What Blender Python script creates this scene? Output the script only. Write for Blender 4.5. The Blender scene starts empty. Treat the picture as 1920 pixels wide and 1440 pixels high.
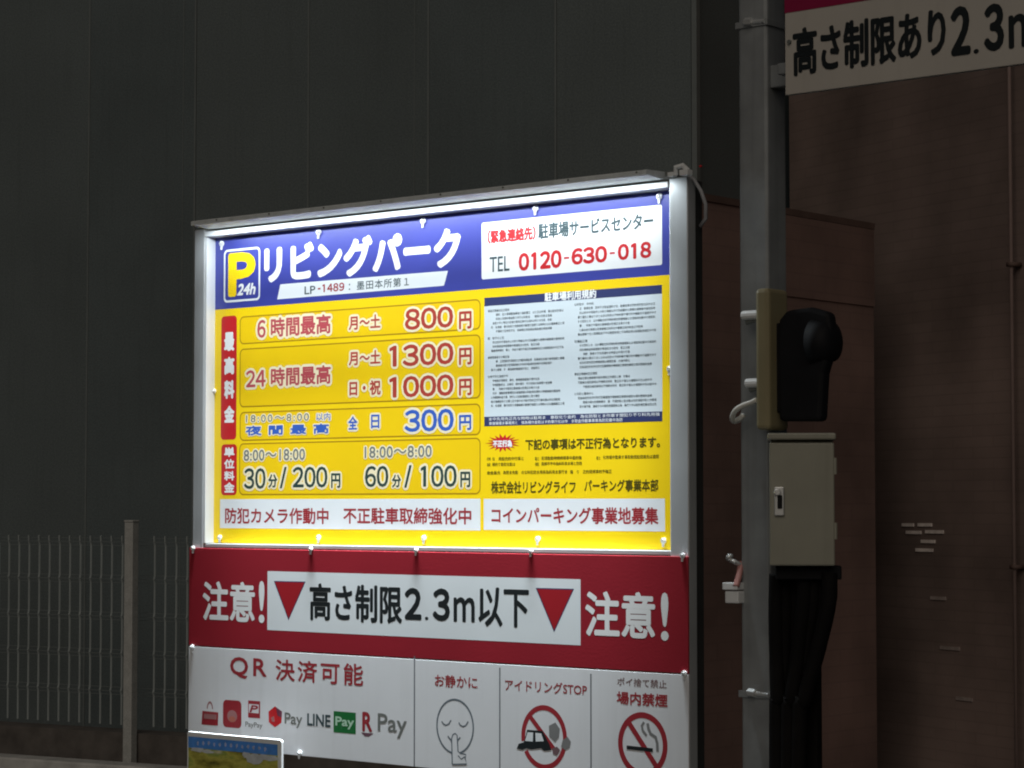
import bpy, math, random
from mathutils import Vector, Matrix
random.seed(7)
R = math.radians
scene = bpy.context.scene
COL = scene.collection

# ---------------------------------------------------------------- camera, world, sun, exposure
FPX, CX, CY, HORIZON = 4400.0, 960.0, 720.0, 945.0        # focal length, centre and horizon on a 1920 px wide frame
EYE = 1.5
TILT = math.atan((HORIZON - CY) / FPX)
cam = bpy.data.cameras.new('camera')
cam.sensor_width = 36.0
cam.lens = FPX / 1920.0 * 36.0
cam.clip_start, cam.clip_end = 0.05, 500.0
cam_o = bpy.data.objects.new('camera', cam)
COL.objects.link(cam_o)
cam_o.location = (0, 0, EYE)
cam_o.rotation_euler = (R(90) + TILT, 0, 0)
scene.camera = cam_o

SUN_EL, SUN_AZ = R(32), R(193)      # azimuth clockwise from +Y, the side the dim street light comes from
world = bpy.data.worlds.new('World')
scene.world = world
world.use_nodes = True
nt = world.node_tree
nt.nodes.clear()
wo = nt.nodes.new('ShaderNodeOutputWorld')
bg = nt.nodes.new('ShaderNodeBackground')
sky = nt.nodes.new('ShaderNodeTexSky')
sky.sky_type = 'NISHITA'
sky.sun_disc = False
sky.sun_elevation, sky.sun_rotation = SUN_EL, SUN_AZ
bg.inputs['Strength'].default_value = 0.0034
nt.links.new(sky.outputs[0], bg.inputs[0])
nt.links.new(bg.outputs[0], wo.inputs[0])

sun = bpy.data.lights.new('street_glow', 'SUN')
sun.energy, sun.angle, sun.color = 0.50, R(50), (1.0, 0.90, 0.77)
sun_o = bpy.data.objects.new('street_glow', sun)
COL.objects.link(sun_o)
to_sun = Vector((math.sin(SUN_AZ) * math.cos(SUN_EL), math.cos(SUN_AZ) * math.cos(SUN_EL), math.sin(SUN_EL)))
sun_o.rotation_euler = to_sun.to_track_quat('Z', 'Y').to_euler()
sun_o.location = (0, -5, 8)

scene.view_settings.view_transform = 'Standard'
scene.view_settings.look = 'None'
scene.view_settings.exposure = 0.0
scene.view_settings.gamma = 1.0
scene.render.engine = 'CYCLES'
scene.cycles.filter_width = 2.0

# ---------------------------------------------------------------- surveying: photo pixel -> point on a real plane
def ray(px, py):
    x, z = (px - CX) / FPX, -(py - CY) / FPX
    c, s = math.cos(TILT), math.sin(TILT)
    return Vector((x, c - s * z, s + c * z))

class Frame:
    """A ground plan frame: x along the front, y away from the viewer, z up."""
    def __init__(self, origin, rotz):
        self.o = Vector(origin); self.rz = rotz
        self.ux = Vector((math.cos(rotz), math.sin(rotz), 0))
        self.uy = Vector((-math.sin(rotz), math.cos(rotz), 0))
    def local(self, p):
        d = Vector(p) - self.o
        return Vector((d.dot(self.ux), d.dot(self.uy), d.z))
    def world(self, p):
        return self.o + self.ux * p[0] + self.uy * p[1] + Vector((0, 0, p[2]))
    def hit(self, px, py, y=0.0):
        d = ray(px, py); e = Vector((0, 0, EYE))
        t = (y - (e - self.o).dot(self.uy)) / d.dot(self.uy)
        return self.local(e + d * t)

SIGN_YAW = math.atan2(-0.6421, 0.7666)
def sign_frame():
    dist = 5.0
    for _ in range(3):
        r = ray(358, 1027); o = r * (dist / r.y); f = Frame((o.x, o.y, 0), SIGN_YAW)
        w = f.hit(1292, 1035).x
        dist *= 1.30 / w
    r = ray(358, 1027); o = r * (dist / r.y)
    return Frame((o.x, o.y, 0), SIGN_YAW)
SF = sign_frame()

ZO = {1: (340, 300), 2: (840, 300), 3: (340, 720), 4: (840, 720), 5: (340, 1010), 6: (760, 1010)}
ZS = 580.0 / 1920.0
RECESS = 0.026
def S(z, x, y):
    """sign-front coordinates (x, z) of a point read in one of the enlargements of the photograph"""
    ox, oy = ZO[z]
    h = SF.hit(ox + x * ZS, oy + y * ZS, RECESS if z < 5 else 0.0)
    return (h.x, h.z)
def P(px, py, y=0.0):
    h = SF.hit(px, py, y)
    return (h.x, h.z)

# ---------------------------------------------------------------- materials
MATS = {}
def mat(name, col, rough=0.5, metal=0.0, vary=0.10, scale=6.0, bump=0.0, bscale=120.0, spec=0.5, stain=None, grain=0.0, gscale=110.0):
    if name in MATS: return MATS[name]
    m = bpy.data.materials.new(name); m.use_nodes = True
    n = m.node_tree.nodes; l = m.node_tree.links
    b = n['Principled BSDF']
    b.inputs['Roughness'].default_value = rough
    b.inputs['Metallic'].default_value = metal
    b.inputs['Specular IOR Level'].default_value = spec
    tc = n.new('ShaderNodeTexCoord')
    no = n.new('ShaderNodeTexNoise'); no.inputs['Scale'].default_value = scale; no.inputs['Detail'].default_value = 6
    l.new(tc.outputs['Object'], no.inputs['Vector'])
    rp = n.new('ShaderNodeValToRGB')
    rp.color_ramp.elements[0].position, rp.color_ramp.elements[1].position = 0.30, 0.70
    lo = [c * (1 - vary) for c in col]; hi = [min(1, c * (1 + vary)) for c in col]
    rp.color_ramp.elements[0].color = (*lo, 1); rp.color_ramp.elements[1].color = (*hi, 1)
    l.new(no.outputs['Fac'], rp.inputs['Fac'])
    out = rp.outputs['Color']
    if grain:                                  # fine sprayed-on texture
        ng = n.new('ShaderNodeTexNoise'); ng.inputs['Scale'].default_value = gscale; ng.inputs['Detail'].default_value = 3
        l.new(tc.outputs['Object'], ng.inputs['Vector'])
        rg = n.new('ShaderNodeMapRange'); rg.inputs['From Min'].default_value = 0.3; rg.inputs['From Max'].default_value = 0.7
        rg.inputs['To Min'].default_value = 1 - grain; rg.inputs['To Max'].default_value = 1 + grain
        l.new(ng.outputs['Fac'], rg.inputs['Value'])
        mg = n.new('ShaderNodeMix'); mg.data_type = 'RGBA'; mg.blend_type = 'MULTIPLY'; mg.inputs['Factor'].default_value = 1
        l.new(out, mg.inputs[6]); l.new(rg.outputs[0], mg.inputs[7]); out = mg.outputs[2]
    if stain:                                  # vertical run-off streaks of dirt
        mp = n.new('ShaderNodeMapping'); mp.inputs['Scale'].default_value = (38, 38, 1.6)
        l.new(tc.outputs['Object'], mp.inputs['Vector'])
        n2 = n.new('ShaderNodeTexNoise'); n2.inputs['Scale'].default_value = 1.0; n2.inputs['Detail'].default_value = 4
        l.new(mp.outputs[0], n2.inputs['Vector'])
        r2 = n.new('ShaderNodeMapRange'); r2.inputs['From Min'].default_value = 0.52; r2.inputs['From Max'].default_value = 0.8
        r2.inputs['To Max'].default_value = stain
        l.new(n2.outputs['Fac'], r2.inputs['Value'])
        mx = n.new('ShaderNodeMix'); mx.data_type = 'RGBA'
        l.new(r2.outputs[0], mx.inputs['Factor']); l.new(out, mx.inputs[6])
        mx.inputs[7].default_value = (col[0] * 0.35, col[1] * 0.34, col[2] * 0.3, 1)
        out = mx.outputs[2]
    l.new(out, b.inputs['Base Color'])
    if bump:
        nb = n.new('ShaderNodeTexNoise'); nb.inputs['Scale'].default_value = bscale; nb.inputs['Detail'].default_value = 5
        l.new(tc.outputs['Object'], nb.inputs['Vector'])
        bp = n.new('ShaderNodeBump'); bp.inputs['Strength'].default_value = bump; bp.inputs['Distance'].default_value = 0.004
        l.new(nb.outputs['Fac'], bp.inputs['Height']); l.new(bp.outputs[0], b.inputs['Normal'])
    MATS[name] = m
    return m

def brick_mat(name, c1, c2, mortar, bw, bh, rough, relief=0.5):
    m = bpy.data.materials.new(name); m.use_nodes = True
    n = m.node_tree.nodes; l = m.node_tree.links; b = n['Principled BSDF']
    b.inputs['Roughness'].default_value = rough
    tc = n.new('ShaderNodeTexCoord'); sp = n.new('ShaderNodeSeparateXYZ'); cb = n.new('ShaderNodeCombineXYZ')
    ad = n.new('ShaderNodeMath'); ad.operation = 'ADD'
    l.new(tc.outputs['Object'], sp.inputs[0])
    l.new(sp.outputs[0], ad.inputs[0]); l.new(sp.outputs[1], ad.inputs[1])
    l.new(ad.outputs[0], cb.inputs[0]); l.new(sp.outputs[2], cb.inputs[1])
    bt = n.new('ShaderNodeTexBrick')
    bt.inputs['Scale'].default_value = 1.0
    bt.inputs['Brick Width'].default_value = bw; bt.inputs['Row Height'].default_value = bh
    bt.inputs['Mortar Size'].default_value = 0.004; bt.inputs['Mortar Smooth'].default_value = 0.3
    bt.inputs['Color1'].default_value = (*c1, 1); bt.inputs['Color2'].default_value = (*c2, 1); bt.inputs['Mortar'].default_value = (*mortar, 1)
    l.new(cb.outputs[0], bt.inputs['Vector'])
    no = n.new('ShaderNodeTexNoise'); no.inputs['Scale'].default_value = 1.3; no.inputs['Detail'].default_value = 6
    l.new(tc.outputs['Object'], no.inputs['Vector'])
    mr = n.new('ShaderNodeMapRange'); mr.inputs['From Min'].default_value = 0.3; mr.inputs['From Max'].default_value = 0.7
    mr.inputs['To Min'].default_value = 0.6; mr.inputs['To Max'].default_value = 1.3
    l.new(no.outputs['Fac'], mr.inputs['Value'])
    mx = n.new('ShaderNodeMix'); mx.data_type = 'RGBA'; mx.blend_type = 'MULTIPLY'; mx.inputs['Factor'].default_value = 1
    l.new(bt.outputs['Color'], mx.inputs[6]); l.new(mr.outputs[0], mx.inputs[7])
    l.new(mx.outputs[2], b.inputs['Base Color'])
    bp = n.new('ShaderNodeBump'); bp.inputs['Strength'].default_value = relief; bp.inputs['Distance'].default_value = 0.006; bp.invert = True
    l.new(bt.outputs['Fac'], bp.inputs['Height']); l.new(bp.outputs[0], b.inputs['Normal'])
    return m

def field_mat():
    m = bpy.data.materials.new('printed_meadow'); m.use_nodes = True
    n = m.node_tree.nodes; l = m.node_tree.links; b = n['Principled BSDF']
    b.inputs['Roughness'].default_value = 0.3
    tc = n.new('ShaderNodeTexCoord'); mp = n.new('ShaderNodeMapping'); mp.inputs['Scale'].default_value = (16, 16, 42)
    no = n.new('ShaderNodeTexNoise'); no.inputs['Scale'].default_value = 1.0; no.inputs['Detail'].default_value = 7
    rp = n.new('ShaderNodeValToRGB'); cr = rp.color_ramp
    cr.elements[0].position, cr.elements[0].color = 0.30, (0.03, 0.035, 0.02, 1)
    cr.elements[1].position, cr.elements[1].color = 0.72, (0.72, 0.68, 0.45, 1)
    for p_, c_ in ((0.42, (0.36, 0.33, 0.06, 1)), (0.52, (0.60, 0.56, 0.12, 1)), (0.60, (0.32, 0.40, 0.08, 1))):
        e = cr.elements.new(p_); e.color = c_
    l.new(tc.outputs['Object'], mp.inputs[0]); l.new(mp.outputs[0], no.inputs['Vector'])
    l.new(no.outputs['Fac'], rp.inputs['Fac']); l.new(rp.outputs[0], b.inputs['Base Color'])
    return m

ALU = mat('anodised_aluminium', (0.55, 0.57, 0.59), 0.42, 0.35, 0.08, 9, stain=0.25)
DARKCH = mat('dark_channel', (0.035, 0.036, 0.036), 0.6, 0.0, 0.15, 12)
RAIL = mat('pale_aluminium', (0.72, 0.74, 0.76), 0.45, 0.1, 0.05, 9)
HOOD = mat('weathered_aluminium', (0.70, 0.73, 0.74), 0.55, 0.0, 0.12, 25, stain=0.3)
GALV = mat('galvanised_steel', (0.315, 0.33, 0.34), 0.50, 0.25, 0.16, 14, 0.12, 60, stain=0.4)
BOLT = mat('zinc_bolt', (0.75, 0.76, 0.76), 0.3, 0.5, 0.05)
CAP = mat('white_plastic', (0.82, 0.83, 0.84), 0.45, 0, 0.04)
YEL = mat('yellow_vinyl', (0.90, 0.62, 0.004), 0.42, 0, 0.035, 5, 0.05, 14)
YELD = mat('yellow_cell_vinyl', (0.84, 0.55, 0.003), 0.42, 0, 0.04, 5, 0.05, 14)
OCH = mat('ochre_line', (0.42, 0.24, 0.004), 0.45, 0, 0.05)
BLU = mat('blue_vinyl', (0.042, 0.052, 0.30), 0.40, 0, 0.08, 7, 0.08, 16)
BLK = mat('black_print', (0.012, 0.016, 0.018), 0.45, 0, 0.1)
TEAL = mat('dark_slate_print', (0.035, 0.065, 0.075), 0.45, 0, 0.1)
GRN_D = mat('dark_green_print', (0.02, 0.05, 0.045), 0.45, 0, 0.1)
OLIVE = mat('dark_olive_print', (0.07, 0.06, 0.004), 0.45, 0, 0.1)
WHT = mat('white_vinyl', (0.74, 0.77, 0.80), 0.42, 0, 0.03, 6)
CREAM = mat('cream_outline', (0.86, 0.76, 0.52), 0.45, 0, 0.03)
PINK = mat('rose_print', (0.46, 0.07, 0.085), 0.45, 0, 0.08)
BRICKRED = mat('brick_red_print', (0.42, 0.045, 0.03), 0.45, 0, 0.08)
RED = mat('red_print', (0.55, 0.012, 0.018), 0.42, 0, 0.06)
BLUEP = mat('blue_print', (0.035, 0.11, 0.48), 0.45, 0, 0.06)
GREY = mat('grey_print', (0.17, 0.18, 0.17), 0.45, 0, 0.06)
PAGE = mat('pale_blue_page', (0.62, 0.69, 0.74), 0.4, 0, 0.03, 6)
INK = mat('small_print', (0.035, 0.055, 0.07), 0.5, 0, 0.1)
NAVY = mat('navy_band', (0.03, 0.04, 0.13), 0.45, 0, 0.08)
REDP = mat('red_panel', (0.30, 0.016, 0.028), 0.38, 0, 0.07, 5, 0.03, 220)
WPAN = mat('white_panel', (0.74, 0.75, 0.78), 0.42, 0, 0.05, 4, stain=0.10)
WBOX = mat('white_panel_sheet', (0.74, 0.78, 0.81), 0.42, 0, 0.04, 5)
DRED = mat('dark_red_print', (0.33, 0.025, 0.035), 0.45, 0, 0.08)
LINE = mat('panel_divider', (0.16, 0.17, 0.19), 0.5, 0, 0.1)
FGREY = mat('slate_line', (0.13, 0.16, 0.19), 0.5, 0, 0.08)
SMOKE = mat('smoke_grey', (0.20, 0.20, 0.20), 0.5, 0, 0.08)
GREEN = mat('green_print', (0.01, 0.15, 0.035), 0.45, 0, 0.08)
BEIGE = mat('beige_steel', (0.32, 0.31, 0.25), 0.42, 0, 0.07, 12, 0.03, 200, stain=0.2)
OLBOX = mat('khaki_steel', (0.27, 0.23, 0.13), 0.45, 0, 0.08, 12)
BLACK = mat('black_plastic', (0.007, 0.007, 0.009), 0.7, 0, 0.2, 20, spec=0.25)
RUBBER = mat('black_conduit', (0.007, 0.006, 0.006), 0.8, 0, 0.2, 30, spec=0.15)
CABLE = mat('white_cable', (0.70, 0.68, 0.62), 0.45, 0, 0.05)
PINKST = mat('faded_pink_cord', (0.48, 0.22, 0.20), 0.6, 0, 0.1)
LSIGN = mat('off_white_sign', (0.56, 0.52, 0.47), 0.5, 0, 0.05, 7, stain=0.10)
LRED = mat('crimson_sign', (0.30, 0.008, 0.06), 0.45, 0, 0.07)
WALLS = [mat('grey_cladding', (0.120, 0.143, 0.146), 0.6, 0.0, 0.10, 1.4, 0.06, 150, stain=0.12, grain=0.22),
         mat('grey_cladding_faded', (0.126, 0.149, 0.152), 0.6, 0.0, 0.10, 1.1, 0.06, 150, stain=0.16, grain=0.22),
         mat('grey_cladding_sooty', (0.113, 0.137, 0.142), 0.6, 0.0, 0.12, 1.7, 0.06, 150, stain=0.16, grain=0.22)]
WALLG = WALLS[0]
SEAM = mat('cladding_joint', (0.175, 0.195, 0.195), 0.55, 0, 0.1)
WIRE = mat('fence_wire', (0.40, 0.44, 0.44), 0.5, 0.0, 0.1)
POSTM = mat('fence_post_paint', (0.46, 0.46, 0.44), 0.5, 0.0, 0.1, 20, grain=0.15)
THIN = mat('fence_cross_wire', (0.20, 0.22, 0.22), 0.5, 0.0, 0.1)
CONC = mat('concrete_block', (0.12, 0.105, 0.095), 0.9, 0, 0.3, 9, 0.3, 60)
KERB = mat('pale_concrete', (0.55, 0.54, 0.52), 0.85, 0, 0.2, 9, 0.3, 60)
ASPH = mat('asphalt', (0.045, 0.044, 0.043), 0.9, 0, 0.3, 30, 0.5, 90)
BRK = brick_mat('red_brown_brick', (0.215, 0.136, 0.116), (0.204, 0.128, 0.109), (0.19, 0.12, 0.104), 0.22, 0.075, 0.8, 0.12)
TILE = brick_mat('brown_glazed_tile', (0.235, 0.172, 0.152), (0.220, 0.161, 0.142), (0.206, 0.151, 0.133), 0.30, 0.052, 0.55, 0.12)
GLINT = mat('painted_tile_glint', (0.75, 0.66, 0.62), 0.35, 0, 0.2, 20)  # pale colour standing in for lamp glints on the brown tiles
GLINT_DIM = mat('painted_tile_glint_dim', (0.34, 0.28, 0.26), 0.5, 0, 0.3, 20)  # darker tone for the weaker painted glints
ROOF = mat('dark_coping', (0.12, 0.075, 0.062), 0.7, 0, 0.2)
MEADOW = field_mat()

# ---------------------------------------------------------------- mesh builder
def rot2(pts, c, a):
    ca, sa = math.cos(a), math.sin(a)
    return [(c[0] + (x - c[0]) * ca - (y - c[1]) * sa, c[1] + (x - c[0]) * sa + (y - c[1]) * ca) for x, y in pts]

class MB:
    def __init__(self): self.v = []; self.f = []; self.m = []; self.mats = []
    def mi(self, m):
        if m not in self.mats: self.mats.append(m)
        return self.mats.index(m)
    def add(self, vs, fs, m):
        k = len(self.v); i = self.mi(m)
        self.v += [tuple(p) for p in vs]
        for f in fs: self.f.append([k + a for a in f]); self.m.append(i)
        return self
    def box(self, x0, x1, y0, y1, z0, z1, m):
        v = [(x0, y0, z0), (x1, y0, z0), (x1, y1, z0), (x0, y1, z0), (x0, y0, z1), (x1, y0, z1), (x1, y1, z1), (x0, y1, z1)]
        return self.add(v, [(0, 3, 2, 1), (4, 5, 6, 7), (0, 1, 5, 4), (1, 2, 6, 5), (2, 3, 7, 6), (3, 0, 4, 7)], m)
    def slab(self, pts, y0, y1, m):
        """outline in (x, z), anticlockwise seen from the front, given a front at y0 and a back at y1"""
        n = len(pts)
        area = sum(pts[i][0] * pts[(i + 1) % n][1] - pts[(i + 1) % n][0] * pts[i][1] for i in range(n))
        if area < 0: pts = pts[::-1]
        v = [(x, y0, z) for x, z in pts] + [(x, y1, z) for x, z in pts]
        f = [tuple(range(n)), tuple(range(2 * n - 1, n - 1, -1))]
        f += [(i, i + n, (i + 1) % n + n, (i + 1) % n) for i in range(n)]
        return self.add(v, f, m)
    def flat(self, pts, y, m):
        n = len(pts)
        area = sum(pts[i][0] * pts[(i + 1) % n][1] - pts[(i + 1) % n][0] * pts[i][1] for i in range(n))
        if area < 0: pts = pts[::-1]
        return self.add([(x, y, z) for x, z in pts], [tuple(range(n))], m)
    def ring(self, outer, inner, y, m, closed=True):
        n = len(outer)
        v = [(x, y, z) for x, z in outer] + [(x, y, z) for x, z in inner]
        return self.add(v, [(i, (i + 1) % n, (i + 1) % n + n, i + n) for i in range(n if closed else n - 1)], m)
    def stroke(self, pts, w, y, m):
        """a printed line of width w along a polyline in (x, z)"""
        L, Rr = [], []
        for i, p in enumerate(pts):
            a = pts[max(0, i - 1)]; b = pts[min(len(pts) - 1, i + 1)]
            dx, dz = b[0] - a[0], b[1] - a[1]; d = math.hypot(dx, dz) or 1
            L.append((p[0] - dz / d * w / 2, p[1] + dx / d * w / 2)); Rr.append((p[0] + dz / d * w / 2, p[1] - dx / d * w / 2))
        return self.ring(Rr, L, y, m, closed=False)
    def tube(self, pts, r, m, n=8, caps=True):
        pts = [Vector(p) for p in pts]; base = len(self.v); i = self.mi(m)
        rr = r if isinstance(r, (list, tuple)) else [r] * len(pts)
        up = Vector((0.13, 0.31, 0.94)).normalized()
        for k, p in enumerate(pts):
            t = (pts[min(k + 1, len(pts) - 1)] - pts[max(k - 1, 0)]).normalized()
            a = t.cross(up)
            if a.length < 0.15: a = t.cross(Vector((1, 0, 0)))
            a.normalize(); b = t.cross(a)
            for j in range(n):
                an = 2 * math.pi * j / n
                self.v.append(tuple(p + (a * math.cos(an) + b * math.sin(an)) * rr[k]))
        for k in range(len(pts) - 1):
            for j in range(n):
                a0 = base + k * n + j; a1 = base + k * n + (j + 1) % n
                self.f.append([a0, a0 + n, a1 + n, a1]); self.m.append(i)
        if caps:
            self.f.append([base + j for j in range(n)]); self.m.append(i)
            e = base + (len(pts) - 1) * n
            self.f.append([e + j for j in range(n - 1, -1, -1)]); self.m.append(i)
        return self
    def glyphs(self, gl, x0, x1, z0, z1, y, m, bold=0.0, halo=0.0, hm=None):
        """lettering stretched into a rectangle; weight and outline come from copies printed a hair apart"""
        vs, fs, (ax, bx, ay, by) = gl
        h = z1 - z0; r = bold * h
        sx = (x1 - x0 - 2 * r) / (bx - ax); sz = (h - 2 * r) / (by - ay)
        def lay(dx, dz, yy, mm):
            self.add([(x0 + r + (vx - ax) * sx + dx, yy, z0 + r + (vy - ay) * sz + dz) for vx, vy in vs], fs, mm)
        k = 0
        if halo:
            q = (bold + halo) * h
            for s_ in (1.0, 0.55):
                for a in range(12):
                    lay(q * s_ * math.cos(a * math.pi / 6), q * s_ * math.sin(a * math.pi / 6), y - k * 3e-6, hm); k += 1
        lay(0, 0, y - k * 3e-6, m); k += 1
        if r:
            for a in range(8):
                lay(r * math.cos(a * math.pi / 4), r * math.sin(a * math.pi / 4), y - k * 3e-6, m); k += 1
        return self
    def build(self, name, base, parent=None, bevel=0.0, smooth=False, seg=2):
        me = bpy.data.meshes.new(name)
        bx, by, bz = base
        me.from_pydata([(x - bx, y - by, z - bz) for x, y, z in self.v], [], self.f)
        for m in self.mats: me.materials.append(m)
        me.polygons.foreach_set('material_index', self.m)
        if smooth: me.polygons.foreach_set('use_smooth', [True] * len(self.f))
        me.update()
        o = bpy.data.objects.new(name, me); COL.objects.link(o)
        if parent: o.parent = parent
        if bevel:
            b = o.modifiers.new('bevel', 'BEVEL'); b.width = bevel; b.segments = seg; b.limit_method = 'ANGLE'; b.angle_limit = R(40)
        return o

GL = {}
def glyph(s, track=1.0, shear=0.0):
    key = (s, track, shear)
    if key in GL: return GL[key]
    c = bpy.data.curves.new('text', 'FONT'); c.body = s; c.resolution_u = 3; c.space_character = track; c.shear = shear
    o = bpy.data.objects.new('text', c); COL.objects.link(o)
    dg = bpy.context.evaluated_depsgraph_get(); dg.update()
    me = bpy.data.meshes.new_from_object(o.evaluated_get(dg))
    vs = [(v.co.x, v.co.y) for v in me.vertices]; fs = [tuple(p.vertices) for p in me.polygons]
    bpy.data.objects.remove(o); bpy.data.curves.remove(c); bpy.data.meshes.remove(me)
    xs = [v[0] for v in vs]; ys = [v[1] for v in vs]
    GL[key] = (vs, fs, (min(xs), max(xs), min(ys), max(ys)))
    return GL[key]

def rrect(x0, x1, z0, z1, r, n=5):
    pts = []
    for cx_, cz_, a0 in ((x1 - r, z0 + r, -90), (x1 - r, z1 - r, 0), (x0 + r, z1 - r, 90), (x0 + r, z0 + r, 180)):
        for i in range(n + 1):
            a = R(a0 + 90 * i / n); pts.append((cx_ + r * math.cos(a), cz_ + r * math.sin(a)))
    return pts
def ell(cx_, cz_, rx, rz, n=40, a0=0, a1=360):
    return [(cx_ + rx * math.cos(R(a0 + (a1 - a0) * i / n)), cz_ + rz * math.sin(R(a0 + (a1 - a0) * i / n))) for i in range(n + (0 if a1 - a0 == 360 else 1))]

def tag(o, label=None, cat=None, group=None, kind=None):
    for k, v in (('label', label), ('category', cat), ('group', group), ('kind', kind)):
        if v: o[k] = v
    return o
def thing(frame, name, base, label, cat, group=None):
    o = bpy.data.objects.new(name, None); COL.objects.link(o)
    o.empty_display_size = 0.1
    o.location = frame.world(base); o.rotation_euler = (0, 0, frame.rz)
    return tag(o, label, cat, group)

# ---------------------------------------------------------------- ground
g = MB(); g.add([(-150, -60, 0), (150, -60, 0), (150, 240, 0), (-150, 240, 0)], [(0, 1, 2, 3)], ASPH)
tag(g.build('ground', (0, 0, 0)), kind='structure')

# ---------------------------------------------------------------- grey clad building behind the fence
r_ = ray(110, HORIZON); FENCE_D = 12.7
FF = Frame((r_.x / r_.y * FENCE_D, FENCE_D, 0), R(-30))
WY = 0.8
xr = FF.hit(1299, 500, WY).x
gb = thing(FF, 'clad_building', (xr, WY, 0), 'tall dark grey building clad in plain vertical panels behind the mesh fence', 'building')
wb = MB(); PW = 0.78
x = xr
while x > -4.5:
    wb.box(x - PW + 0.006, x - 0.006, WY, WY + 0.05, 0.0, 9.0, WALLS[(int(abs(x) * 37) + 1) % 3]); x -= PW
wb.box(x, xr, WY + 0.05, WY + 9, 0, 8.98, WALLG)
wb.build('wall', (xr, WY, 0), gb)
jb = MB(); x = xr - PW; i = 0
while x > -4.5:
    jb.box(x - 0.0055, x + 0.0055, WY - 0.004 - 0.004 * (i % 3 == 0), WY + 0.02, 0, 9.0, SEAM)
    if i % 2: jb.box(x - 0.09, x - 0.086, WY - 0.003, WY + 0.01, 0, 9.0, SEAM)
    x -= PW; i += 1
jb.build('joint_strip', (xr, WY, 0), gb)
cb_ = MB(); cb_.box(xr + 0.002, xr + 0.03, WY - 0.01, WY + 0.03, 0, 9.0, SEAM); cb_.build('corner_trim', (xr, WY, 0), gb)

# ---------------------------------------------------------------- mesh fence on its block footing
fx0, fx1 = FF.hit(-260, 1200).x, FF.hit(1250, 1200).x
zb, zt = FF.hit(110, 1352).z, FF.hit(110, 1008).z
fn = thing(FF, 'mesh_fence', (fx0, 0, 0), 'grey welded wire mesh fence with square posts in front of the clad building', 'fence')
posts = [FF.hit(245, 1200, -0.13).x]
while posts[0] - 2.0 > fx0: posts.insert(0, posts[0] - 2.0)
while posts[-1] + 2.0 < fx1: posts.append(posts[-1] + 2.0)
ptop = FF.hit(245, 975, -0.13).z
for xp in posts:
    p = MB(); p.box(xp - 0.028, xp + 0.028, -0.155, -0.105, 0.0, ptop - 0.012, POSTM); p.box(xp - 0.031, xp + 0.031, -0.158, -0.102, ptop - 0.012, ptop, POSTM)
    p.build('post', (fx0, 0, 0), fn, bevel=0.004)
wr = MB(); H = zt - zb; pitch = H / 5.0
x = posts[0] - 0.9
while x < fx1:
    if min(abs(x - q) for q in posts) > 0.05:
        pts = [(x, 0, zb)]
        for k in range(5):
            z0 = zb + k * pitch
            pts += [(x, 0, z0 + pitch * 0.80), (x, -0.006, z0 + pitch * 0.90), (x, 0, z0 + pitch)]
        pts[-1] = (x + 0.004, -0.012, zb + H + 0.012)
        wr.tube(pts, 0.0048, WIRE, 5)
    x += 0.072
for k in range(5):
    for zz, yy in ((0.80, 0.006), (0.90, -0.010), (0.999, 0.006)):
        zc = zb + (k + zz) * pitch
        wr.tube([(posts[0] - 0.9, yy, zc), (fx1, yy, zc)], 0.0016, THIN, 5)
wr.build('wire_mesh', (fx0, 0, 0), fn)
ft = MB(); ft.box(fx0 - 1, fx1, -0.09, 0.09, 0.0, zb - 0.03, CONC)
tag(ft.build('block_footing', (fx0, 0, 0), None), 'low dark concrete block footing under the wire mesh fence', 'low wall').location = FF.world((fx0, 0, 0))
bpy.data.objects['block_footing'].rotation_euler = (0, 0, FF.rz)
kb = MB()
kz = 0.15; a_ = FF.hit(0, 1418, -0.6).z
kx0, kx1 = fx0 - 1, fx1
kb.box(kx0, kx1, -0.62, -0.48, 0.0, max(0.1, a_), KERB)
ko = kb.build('kerb', (kx0, 0, 0), bevel=0.01); ko.location = FF.world((kx0, 0, 0)); ko.rotation_euler = (0, 0, FF.rz)
tag(ko, kind='structure')

# ---------------------------------------------------------------- low brick building and tall brown tiled building on the right
A = ray(1288, HORIZON); A = Vector((A.x / A.y * 10.0, 10.0, 0))
BF = Frame(A, SIGN_YAW)                       # its long side runs away from the viewer
btop = 1.5 + 10.0 * 590 / FPX
lb = thing(BF, 'brick_building', (0, 0, 0), 'low red brown brick building seen between the lit sign and the steel column', 'building')
LL = 1.53
b_ = MB(); b_.box(-1.0, 0, 0, LL, 0, btop - 0.03, BRK); b_.build('wall', (0, 0, 0), lb)
b_ = MB(); b_.box(-1.0, 0.008, -0.01, LL + 0.004, btop - 0.03, btop, ROOF); b_.build('coping', (0, 0, 0), lb)
b_ = MB(); b_.box(0.001, 0.007, LL * 0.50, LL - 0.002, btop - 0.40, btop - 0.032, BRK); b_.build('fascia_panel', (0, 0, 0), lb)

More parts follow.
